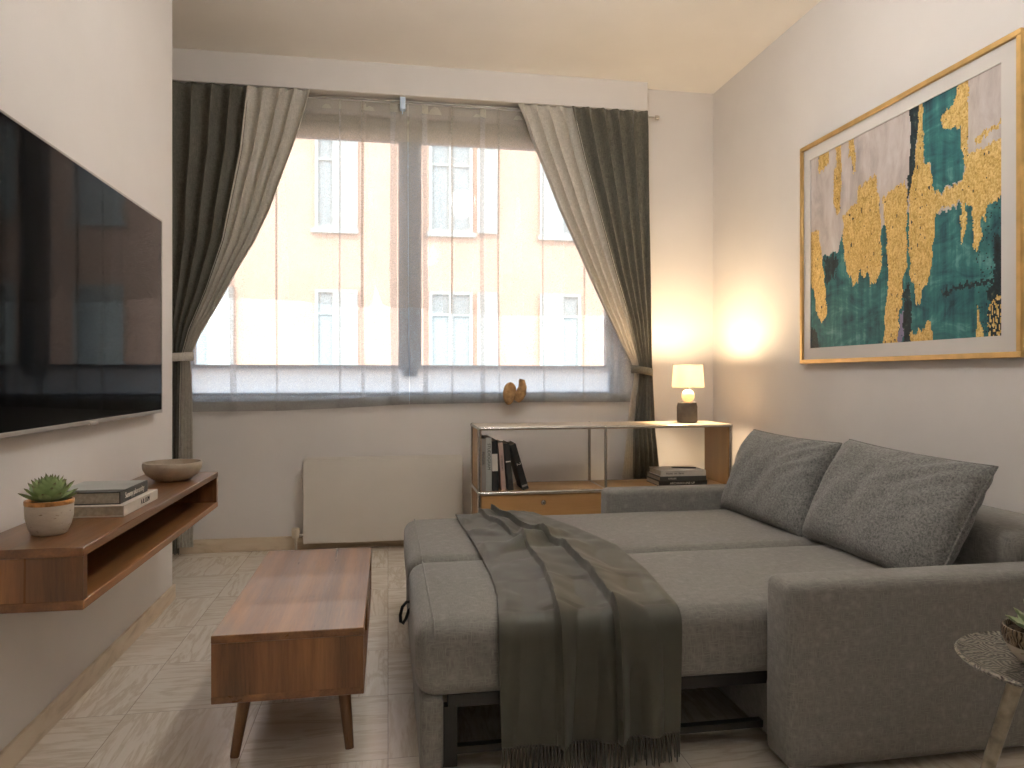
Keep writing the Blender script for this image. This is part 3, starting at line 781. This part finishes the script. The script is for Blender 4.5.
# throw blanket
tb = thing('throw_blanket', 'dark taupe fringed throw draped over the foot of the sofa bed', 'blanket', (.55, 2.6, ZB))
TL = [(0, .315), (.10, .318), (.24, .325), (.46, .335), (.75, .335), (.9, .322), (1, .300), (1.2, .292), (2, .302)]
TR = [(0, .690), (.10, .735), (.25, .80), (.5, .875), (.75, .865), (.9, .838), (1, .822), (1.2, .815), (2, .808)]
def tl(tabl, s): return lerp_tab([(-a, b) for a, b in tabl], -s)
YN = BY0-.022
def throw_pt(u, s):
    """u across 0..1, s along: 0 far end, 1 the near edge of the bed, 2 the bottom"""
    x = tl(TL, s)+(tl(TR, s)-tl(TL, s))*u
    # base path: top of the bed, rounded corner, vertical fall
    R = .06
    if s <= 1:
        y = 3.415-(3.415-(BY0+R-.02))*s; z = ZB+.009; n = Vector((0, 0, 1))
        if s < .02: pass
    else:
        k = (s-1); La = R*PI/2; d = k*.40
        if d < La:
            a = d/R; y = BY0+R-.02-R*math.sin(a)*1.0; z = ZB+.009-R+R*math.cos(a); n = Vector((0, -math.sin(a), math.cos(a)))
        else: y = YN+.002; z = ZB+.009-R-(d-La)*1.0; n = Vector((0, -1, 0))
    # two long folds: the cloth rises slowly then drops steeply
    def saw(c, wl, wr, hgt):
        q = u-c
        if q < -wl or q > wr: return 0
        return hgt*((1+q/wl)**1.6 if q < 0 else (1-q/wr)**2)
    c1 = lerp_tab([(0, .46), (-.3, .56), (-.6, .60), (-1, .63), (-2, .635)], -s)
    c2 = lerp_tab([(0, .30), (-.4, .36), (-.7, .34), (-1, .315), (-2, .315)], -s)
    h = 0
    f1 = saw(c1, .009, .30, .030 if s < 1 else .038); f2 = saw(c2, .009, .22, .022 if s < 1 else .028)
    h += max(f1, f2)
    h += .010*math.sin(u*19+1.5*s)*(.3 if s < .8 else .8)*(1-.4*abs(u-.5)*2)
    # crumple where it crosses the seam of the bed
    if s < 1:
        cr = math.exp(-((s-.40)/.22)**2)
        h += cr*.020*(math.sin(26*s*(1+.3*u)+5*u+2.5*noise.noise(Vector((u*3, s*4, 2))))+.5)*max(0, 1-1.1*max(0, u-.55)*2)
        h -= .012*math.exp(-((s-.36)/.3)**2)*(1-abs(noise.noise(Vector((u*2.6+s*2, s*9+u*2, 4)))*2.2))*(1 if u < .7 else max(0, 1-(u-.7)*4))*.8
        h += .012*(noise.noise(Vector((u*3.1, s*6, 7)))+.3)+.006*noise.noise(Vector((u*8, s*16, 2)))
        h += .010*math.exp(-((s-.0)/.10)**2)*math.exp(-((u-.45)/.2)**2)
    else:
        fall = min(1, (s-1)*2)
        h += .022*fall*math.sin(u*25+2*noise.noise(Vector((u*2, s, 3))))*(1 if u > .3 else .4)+.006*noise.noise(Vector((u*4, s*3, 4)))
    edge = min(1, min(u, 1-u)/.05)
    h = max(0, h)*edge+.002
    return Vector((x, y, z))+n*h
def f(u, v):
    return throw_pt(u, v*1.93)
obj('cloth', grid(170, 230, f), M['throw'], tb, ang=80, thick=.004)
bm = bmesh.new()
rnd = random.Random(4)
for k in range(58):
    u = (k+.5)/58; p = throw_pt(u, 1.93); L = rnd.uniform(.068, .082); dx = rnd.uniform(-.006, .006); dy = rnd.uniform(-.006, .004)
    L = min(L, p.z-.008)
    add_tube(bm, [p+Vector((0, 0, .006)), p+Vector((dx*.2, dy, -L*.35)), p+Vector((dx*.6, dy*1.5, -L*.7)), p+Vector((dx, dy, -L))], [.0028, .0036, .003, .0018], 5)
obj('fringe', bm, M['throw'], tb)

# ------------------------------------------------------------------ sideboard
FX0, FXM, FX1, FY0, FY1 = .515, 1.268, 2.06, 4.10, 4.45
ZS, ZTOP = .425, .797
sd = thing('sideboard', 'modular chrome-framed sideboard with oak panels under the window', 'sideboard', (1.28, 4.28, 0))
obj('top_panel', box((FX0-.005, FY0+.006, ZTOP-.004), (FX1+.005, FY1-.004, ZTOP+.010), .003), M['light_top'], sd)
obj('side_panel', box((FX0+.002, FY0+.012, .05), (FX0+.014, FY1-.012, ZTOP-.006)), M['oak_z'], sd)
obj('side_panel', box((FX1-.014, FY0+.012, .05), (FX1-.002, FY1-.012, ZTOP-.006)), M['oak_z'], sd)
obj('shelf_board', box((FX0+.014, FY0+.012, ZS-.006), (FXM-.004, FY1-.012, ZS+.008)), M['oak_x'], sd)
obj('shelf_board', box((FXM+.004, FY0+.012, ZS-.006), (FX1-.014, FY1-.012, ZS+.008)), M['oak_x'], sd)
obj('bottom_board', box((FX0+.014, FY0+.012, .045), (FX1-.014, FY1-.012, .057)), M['oak_x'], sd)
for a, b in ((FX0+.014, FXM-.012), (FXM+.012, FX1-.014)):
    dw = obj('drawer', box((a, FY0+.004, .062), (b, FY0+.020, ZS-.014), .002, 1), M['oak_x'], sd)
    cx = (a+b)/2
    kn = lathe([(0, .010), (.008, .010), (.012, .006), (.014, .006), (.016, .002), (.016, 0), (0, 0)], (0, 0, 0), 20)
    kn.transform(Matrix.Translation((cx, FY0+.004, ZS-.062)) @ Matrix.Rotation(PI/2, 4, 'X'))
    obj('lock', kn, M['chrome'], dw)
bm = bmesh.new()
for x in (FX0, FXM, FX1):
    for y in (FY0, FY1): add_tube(bm, [(x, y, .03), (x, y, ZTOP)], .0095, 12)
for z in (.05, ZS, ZTOP):
    for y in (FY0, FY1): add_tube(bm, [(FX0, y, z), (FX1, y, z)], .0095, 12)
    for x in (FX0, FXM, FX1): add_tube(bm, [(x, FY0, z), (x, FY1, z)], .0095, 12)
for x in (FX0, FXM, FX1):
    for y in (FY0, FY1):
        for z in (.05, ZS, ZTOP):
            bmesh.ops.create_uvsphere(bm, u_segments=12, v_segments=8, radius=.0125, matrix=Matrix.Translation((x, y, z)))
obj('tube_frame', bm, M['chrome'], sd)
for x in (FX0, FXM, FX1):
    for y in (FY0, FY1): obj('foot', lathe([(0, 0), (.018, 0), (.018, .012), (.008, .02), (.008, .034), (0, .034)], (x, y, 0), 14), M['black_plastic'], sd)

# upright books in the left bay
def upright(label, x, th, h, dep, cover, lean, extra):
    """spine faces the room; stands on the shelf, leaning left about its lower left edge"""
    t = thing('book', label, 'book', (x, FY0+.03, ZS+.008), (0, lean, 0), 'books standing in the sideboard')
    e = .0025
    bm = box((0, 0, 0), (e, dep, h), .0006, 1); add_box(bm, (th-e, 0, 0), (th, dep, h), .0006, 1); add_box(bm, (e*.5, 0, 0), (th-e*.5, e, h))
    obj('cover', bm, M[cover], t, local=True)
    obj('pages', box((e, e, .004), (th-e, dep-.005, h-.004)), M['paper'], t, local=True)
    for s, size, z, mat in extra:
        if s is None:
            obj('spine_label', box((.001, -.0006, z[0]), (th-.001, 0, z[1])), M[mat], t, local=True)
        else:
            m = Matrix.Translation((th/2, -.0005, z)) @ frame_mtx((0, 0, 0), (0, 0, -1), (1, 0, 0))
            pw = WM[t]; 
            text('spine_lettering', s, size, pw @ m, M[mat], t)
    return t
upright('grey book upright at the left end of the sideboard row', .526, .032, .305, .22, 'book_grey', 0, [('PENSIERI', .020, .19, 'ink')])
upright('pale grey book with black lettering, second from the left in the row', .559, .033, .312, .22, 'book_pale', 0, [('STUDIOGRAM', .024, .20, 'ink')])
upright('black book with a white label block, third in the upright row', .596, .036, .290, .22, 'book_black', -.02, [(None, 0, (.115, .215), 'white_ink')])
upright('slim rose book leaning between two black ones', .650, .028, .280, .21, 'book_rose', -.075, [('MODERN ART', .014, .16, 'ink')])
upright('black book with small white mark, fifth in the upright row', .690, .032, .275, .20, 'book_black', -.105, [(None, 0, (.165, .172), 'white_ink')])
bk = upright('black book leaning most, at the right end of the upright row', .777, .036, .275, .20, 'book_black', -.29, [('2', .034, .155, 'white_ink'), (None, 0, (.018, .03), 'book_grey')])

gs = 'books stacked in the right bay of the sideboard'
s1 = flat_book('black book at the bottom of the stack in the sideboard', 1.615, 1.925, 4.14, 4.36, ZS+.008, .030, 'book_black', '-y', gs, .0)
text('spine_lettering', 'ARCHIVIO LINE UP', .019, frame_mtx((1.765, 4.1396, ZS+.023), (1, 0, 0), (0, 0, 1)), M['white_ink'], s1)
s2 = flat_book('dark grey book in the middle of the sideboard stack', 1.62, 1.92, 4.142, 4.365, ZS+.038, .027, 'book_slate', '-y', gs, .01)
text('spine_lettering', 'ATELIER', .015, frame_mtx((1.70, 4.1395, ZS+.0515), (1, 0, 0), (0, 0, 1)), M['white_ink'], s2)
s3 = flat_book('pale book on top of the stack in the sideboard', 1.632, 1.922, 4.15, 4.36, ZS+.065, .034, 'book_white', '-y', gs, -.01)
text('spine_lettering', 'Notes  on  form', .017, frame_mtx((1.72, 4.147, ZS+.082), (1, 0, 0), (0, 0, 1)), M['ink'], s3)
pn = thing('pen', 'thin dark pen lying on the pale top book in the sideboard', 'pen', (1.83, 4.25, ZS+.10))
obj('barrel', tube([(1.75, 4.28, ZS+.1035), (1.76, 4.2765, ZS+.1035), (1.89, 4.225, ZS+.1035)], [.0015, .0042, .0042], 10), M['book_black'], pn)

# table lamp
LC = (1.86, 4.29, ZTOP+.010)
lm = thing('table_lamp', 'lit table lamp with dark base and opal globe on the sideboard', 'lamp', LC)
obj('base', lathe([(0, 0), (.058, 0), (.064, .006), (.064, .10), (.058, .125), (.035, .13), (0, .13)], LC, 40), M['lamp_base'], lm)
bm = bmesh.new(); bmesh.ops.create_uvsphere(bm, u_segments=28, v_segments=18, radius=.04, matrix=Matrix.Translation((LC[0]+.006, LC[1], LC[2]+.168)))
obj('globe', bm, M['globe'], lm)
obj('stem', tube([(LC[0]+.006, LC[1], LC[2]+.205), (LC[0]+.006, LC[1], LC[2]+.26)], .007, 12), M['chrome'], lm)
bm = bmesh.new()
for k in range(3):
    a = 2*PI*k/3; add_tube(bm, [(LC[0]+.006, LC[1], LC[2]+.258), (LC[0]+.006+.096*math.cos(a), LC[1]+.096*math.sin(a), LC[2]+.235)], .002, 6)
obj('shade_spider', bm, M['chrome'], lm)
shp = lathe([(.100, .222), (.090, .362)], (LC[0]+.006, LC[1], LC[2]), 48)
bmesh.ops.solidify(shp, geom=shp.faces[:], thickness=.002)
obj('lamp_shade', shp, M['shade'], lm)
def lamp(name, loc, energy, col, radius):
    l = bpy.data.lights.new(name, 'POINT'); l.energy = energy; l.color = col; l.shadow_soft_size = radius
    o = bpy.data.objects.new(name, l); COL.objects.link(o); o.location = loc; return o
b_ = lamp('lamp_bulb', (0, 0, 0), 26, (1, .74, .44), .03)
b_.parent = lm; b_.location = (.006, 0, .335)

# ------------------------------------------------------------------ picture on the right wall
pf = thing('framed_picture', 'large abstract teal and gold picture in a gold frame on the right wall', 'picture', (XR-.015, 2.91, 1.165))
PY0, PY1, PZ0, PZ1 = 2.214, 3.61, 1.166, 2.34
bm = bmesh.new(); fw = .022
for lo, hi in (((XR-.034, PY0, PZ0), (XR, PY1, PZ0+fw)), ((XR-.034, PY0, PZ1-fw), (XR, PY1, PZ1)), ((XR-.034, PY0, PZ0+fw), (XR, PY0+fw, PZ1-fw)), ((XR-.034, PY1-fw, PZ0+fw), (XR, PY1, PZ1-fw))):
    add_box(bm, lo, hi, .002, 1)
obj('frame', bm, M['gold_frame'], pf)
AY0, AY1, AZ0, AZ1 = 2.31, 3.53, 1.249, 2.256
bm = bmesh.new()
for lo, hi in (((XR-.022, PY0+fw, PZ0+fw), (XR-.012, PY1-fw, AZ0)), ((XR-.022, PY0+fw, AZ1), (XR-.012, PY1-fw, PZ1-fw)), ((XR-.022, PY0+fw, AZ0), (XR-.012, AY0, AZ1)), ((XR-.022, AY1, AZ0), (XR-.012, PY1-fw, AZ1))):
    add_box(bm, lo, hi)
obj('mat_board', bm, M['mat_board'], pf)
ART = [
('teal',[(-0.002,0.996),(-0.002,0.532),(0.093,0.526),(0.191,0.528),(0.219,0.447),(0.457,0.481),(0.482,0.456),(0.593,0.443),(0.711,0.475),(0.728,0.489),(0.844,0.474),(0.998,0.492),(0.999,1.0)]),
('teal',[(0.67,0.001),(0.849,0.0),(0.808,0.064),(0.752,0.1),(0.761,0.148),(0.84,0.172),(0.845,0.26),(0.854,0.323),(0.845,0.38),(0.732,0.397),(0.711,0.355),(0.711,0.264),(0.681,0.253),(0.666,0.1)]),
('dark',[(0.604,0.009),(0.669,0.008),(0.655,0.077),(0.639,0.155),(0.634,0.236),(0.618,0.306),(0.596,0.42),(0.596,0.299),(0.612,0.173)]),
('dark',[(0.972,0.615),(0.985,0.627),(0.999,0.604),(0.999,0.896),(0.98,0.911),(0.946,0.863),(0.968,0.787)]),
('dark',[(0.575,0.847),(0.616,0.822),(0.616,0.998),(0.575,0.996)]),
('dark',[(0.75,0.802),(0.854,0.790),(0.998,0.782),(0.998,0.799),(0.854,0.814),(0.77,0.819)]),
('dark',[(0.093,0.538),(0.159,0.539),(0.198,0.57),(0.175,0.637),(0.11,0.674)]),
('dark',[(-0.002,0.856),(0.043,0.91),(0.076,0.985),(-0.002,0.993)]),
('violet',[(0.557,0.876),(0.575,0.858),(0.575,0.949),(0.557,0.995),(0.541,0.988)]),
('dark',[(0.57,0.724),(0.581,0.767),(0.605,0.75),(0.611,0.851),(0.589,0.849),(0.57,0.795)]),
('gold',[(0.058,0.016),(0.137,0.016),(0.129,0.069),(0.058,0.09)]),
('gold',[(0.159,0.008),(0.214,0.012),(0.215,0.175),(0.203,0.335),(0.186,0.341),(0.166,0.292),(0.159,0.157),(0.186,0.077)]),
('gold',[(0.261,0.003),(0.295,0.022),(0.309,0.18),(0.289,0.157),(0.268,0.065)]),
('gold',[(0.007,0.378),(0.056,0.384),(0.068,0.472),(0.093,0.587),(0.118,0.819),(0.085,0.87),(0.051,0.836),(0.016,0.684),(0.004,0.533)]),
('gold',[(0.322,0.252),(0.383,0.226),(0.426,0.218),(0.444,0.378),(0.457,0.46),(0.457,0.652),(0.423,0.722),(0.396,0.718),(0.383,0.66),(0.355,0.678),(0.334,0.641),(0.319,0.694),(0.29,0.713),(0.275,0.665),(0.245,0.626),(0.23,0.518),(0.225,0.356),(0.311,0.322)]),
('gold',[(0.463,0.336),(0.579,0.303),(0.595,0.337),(0.597,0.444),(0.589,0.544),(0.593,0.676),(0.569,0.724),(0.575,0.786),(0.551,0.886),(0.545,0.999),(0.457,0.999),(0.475,0.9),(0.491,0.732),(0.491,0.574),(0.482,0.466),(0.47,0.388)]),
('gold',[(0.655,0.003),(0.669,0.009),(0.67,0.074),(0.681,0.253),(0.697,0.254),(0.711,0.273),(0.716,0.356),(0.732,0.397),(0.808,0.411),(0.743,0.469),(0.728,0.499),(0.728,0.537),(0.706,0.716),(0.695,0.764),(0.662,0.788),(0.657,0.847),(0.639,0.835),(0.634,0.784),(0.611,0.73),(0.602,0.597),(0.605,0.426),(0.607,0.341),(0.634,0.236),(0.644,0.157)]),
('gold',[(0.711,0.409),(0.789,0.397),(0.845,0.38),(0.858,0.333),(0.845,0.268),(0.84,0.172),(0.761,0.148),(0.752,0.1),(0.808,0.064),(0.849,0.0),(0.867,0.001),(0.87,0.185),(0.867,0.281),(0.924,0.285),(1.001,0.266),(1.001,0.439),(0.989,0.49),(0.946,0.502),(0.937,0.562),(0.924,0.55),(0.915,0.637),(0.901,0.678),(0.892,0.641),(0.887,0.495),(0.863,0.48),(0.858,0.588),(0.844,0.64),(0.834,0.582),(0.844,0.465),(0.743,0.469)]),
('gold',[(0.898,0.246),(0.915,0.227),(0.997,0.201),(0.997,0.213),(0.94,0.246),(0.907,0.262)]),
('gold',[(0.611,0.962),(0.668,0.956),(0.69,0.92),(0.711,0.922),(0.717,0.994),(0.611,0.998)]),
('gold',[(0.905,0.876),(0.919,0.94),(0.933,0.999),(0.902,0.997)]),
('speck',[(0.946,0.89),(0.98,0.842),(0.989,0.946),(0.993,0.998),(0.946,0.995)]),
]
MI = {'lilac': 0, 'teal': 1, 'dark': 2, 'gold': 3, 'violet': 4}
def inside(p, poly):
    x, y = p; r_ = False; j = len(poly)-1
    for i in range(len(poly)):
        xi, yi = poly[i]; xj, yj = poly[j]
        if (yi > y) != (yj > y) and x < (xj-xi)*(y-yi)/(yj-yi)+xi: r_ = not r_
        j = i
    return r_
ART = [(k, [(-.06 if a < .012 else 1.06 if a > .985 else a, -.06 if b < .024 else 1.06 if b > .975 else b) for a, b in p]) for k, p in ART]
BB = [(k, pl_, min(p[0] for p in pl_), max(p[0] for p in pl_), min(p[1] for p in pl_), max(p[1] for p in pl_)) for k, pl_ in ART]
def art_kind(u, v):
    n1 = noise.noise(Vector((u*60, v*22, 1)))*.010+noise.noise(Vector((u*150, v*150, 5)))*.004
    n2 = noise.noise(Vector((u*70, v*14, 9)))*.022+noise.noise(Vector((u*180, v*60, 3)))*.010
    k = 'lilac'
    for kk, poly, a, b, c, d_ in BB:
        q = (u+n1*(.5 if kk == 'teal' else 1), v+n2*(1 if kk != 'dark' else 1.6))
        if a-.001 <= q[0] <= b+.001 and c-.001 <= q[1] <= d_+.001 and inside(q, poly):
            if kk == 'speck': k = 'gold' if noise.noise(Vector((u*140, v*60, 2))) > .05 else 'dark'
            else: k = kk
    if k == 'gold' and noise.noise(Vector((u*95, v*40, 11))) > .60: k = 'dark'
    if k == 'teal' and u > .9 and noise.noise(Vector((u*160, v*120, 13))) > .45: k = 'dark'
    return k
NU, NV = 230, 190
def af(u, v): return (XR-.0165, AY1-(AY1-AY0)*u, AZ1-(AZ1-AZ0)*v)
bm = grid(NU+1, NV+1, af)
bm.faces.ensure_lookup_table()
for i, fc in enumerate(bm.faces):
    fc.material_index = MI[art_kind((i % NU+.5)/NU, (i//NU+.5)/NV)]
obj('painted_sheet', bm, [M['art_lilac'], M['art_teal'], M['art_dark'], M['art_gold'], M['art_violet']], pf, smooth=False)
obj('backing_board', box((XR-.012, PY0+fw, PZ0+fw), (XR-.002, PY1-fw, PZ1-fw)), M['mat_board'], pf)

# ------------------------------------------------------------------ side table and its plant
ST = Vector((1.412, 1.315, 0)); ZTB = .487
st = thing('side_table', 'round hammered pewter side table beside the near sofa arm', 'side table', ST)
obj('tabletop', lathe([(0, ZTB-.012), (.17, ZTB-.012), (.186, ZTB-.008), (.192, ZTB-.001), (.188, ZTB+.003), (.182, ZTB), (0, ZTB)], ST, 64), M['hammered'], st)
for a in (PI*.945, PI*.945+2*PI/3, PI*.945+4*PI/3):
    d_ = Vector((math.cos(a), math.sin(a), 0))
    p0 = ST+d_*.085+Vector((0, 0, ZTB-.013)); p1 = ST+d_*.24
    obj('leg', tube([p1, p1.lerp(p0, .5), p0], [.009, .0125, .0155], 14), M['aged_metal'], st)
qc = Vector((1.372, 1.32, ZTB))
ps = thing('potted_succulent', 'pale succulent in a bronze-banded bowl on the round side table', 'plant', qc)
obj('pot', lathe([(a, b*.86) for a, b in ((0, 0), (.03, 0), (.038, .003), (.056, .022), (.066, .045), (.069, .06), (.062, .06), (.05, .03), (0, .02))], qc, 48), M['pot'], ps)
obj('rim_band', lathe([(a, b*.86) for a, b in ((.0665, .047), (.071, .060), (.0725, .080), (.070, .088), (.066, .088), (.064, .080), (.062, .058))], qc, 48), M['pot_bronze'], ps, label='bronze relief band')
obj('soil', lathe([(a, b*.86) for a, b in ((0, .078), (.06, .076), (.064, .06), (0, .055))], qc, 32), M['soil'], ps)
succulent([(8, .066, .019, .30, .008, .070), (7, .062, .020, .62, .008, .072), (6, .056, .019, .92, .005, .075), (5, .050, .015, 1.22, .003, .078)], M['leaf_pale'], ps, qc, .07, 9)

# ------------------------------------------------------------------ light, sky, camera
SKY, SUN, EXP = 6.5, 2.7, 0.36
wd = bpy.data.worlds.new('sky'); S.world = wd; wd.use_nodes = True
bg = wd.node_tree.nodes['Background']; bg.inputs[0].default_value = (.58, .77, 1.0, 1); bg.inputs[1].default_value = SKY
sl = bpy.data.lights.new('sun', 'SUN'); sl.energy = SUN; sl.angle = .009; sl.color = (1, .93, .84)
so = bpy.data.objects.new('sun', sl); COL.objects.link(so)
so.rotation_euler = Vector((.35, .75, -.62)).to_track_quat('-Z', 'Y').to_euler()
pa = bpy.data.lights.new('window_portal', 'AREA'); pa.shape = 'RECTANGLE'; pa.size = WX1-WX0; pa.size_y = WZ1-WZ0; pa.cycles.is_portal = True
po = bpy.data.objects.new('window_portal', pa); COL.objects.link(po); po.location = ((WX0+WX1)/2, 4.985, (WZ0+WZ1)/2); po.rotation_euler = (-PI/2, 0, 0)

# added fill globes, out of view above the seating and behind the camera
def added_ceiling_light(label, x, y, strength):
    cf = thing('added_ceiling_light', label, 'ceiling light', (x, y, H), group='added opal fill lights')
    obj('canopy', lathe([(0, 0), (.06, 0), (.06, -.02), (0, -.02)], (x, y, H), 32), M['white_frame'], cf)
    obj('stem', tube([(x, y, H-.02), (x, y, H-.10)], .008, 12), M['chrome'], cf)
    bm = bmesh.new(); bmesh.ops.create_uvsphere(bm, u_segments=32, v_segments=20, radius=.14, matrix=Matrix.Translation((x, y, H-.235)))
    obj('globe', bm, mk_glow('added_fill_globe', (1, .98, .95, 1), strength, 1), cf)
added_ceiling_light('added opal fill light, out of view over the coffee table', .75, 2.5, 36.0)
added_ceiling_light('added weaker opal fill light, out of view behind the camera', .6, -.7, 9.0)

cam = bpy.data.cameras.new('camera'); co = bpy.data.objects.new('camera', cam); COL.objects.link(co)
cam.sensor_width = 36; cam.lens = 36*720/1024; cam.shift_y = -8/1024; cam.clip_start = .02
co.location = (0, 0, 1.1); co.rotation_euler = (PI/2, 0, -math.radians(9.77))
S.camera = co

S.view_settings.view_transform = 'Standard'; S.view_settings.look = 'None'
S.view_settings.exposure = EXP; S.view_settings.gamma = 1; S.view_settings.use_curve_mapping = False
cy = S.cycles
cy.max_bounces = 14; cy.diffuse_bounces = 7; cy.glossy_bounces = 5; cy.transmission_bounces = 6; cy.transparent_max_bounces = 24
cy.sample_clamp_indirect = 8; cy.use_denoising = True; cy.caustics_reflective = False; cy.caustics_refractive = False
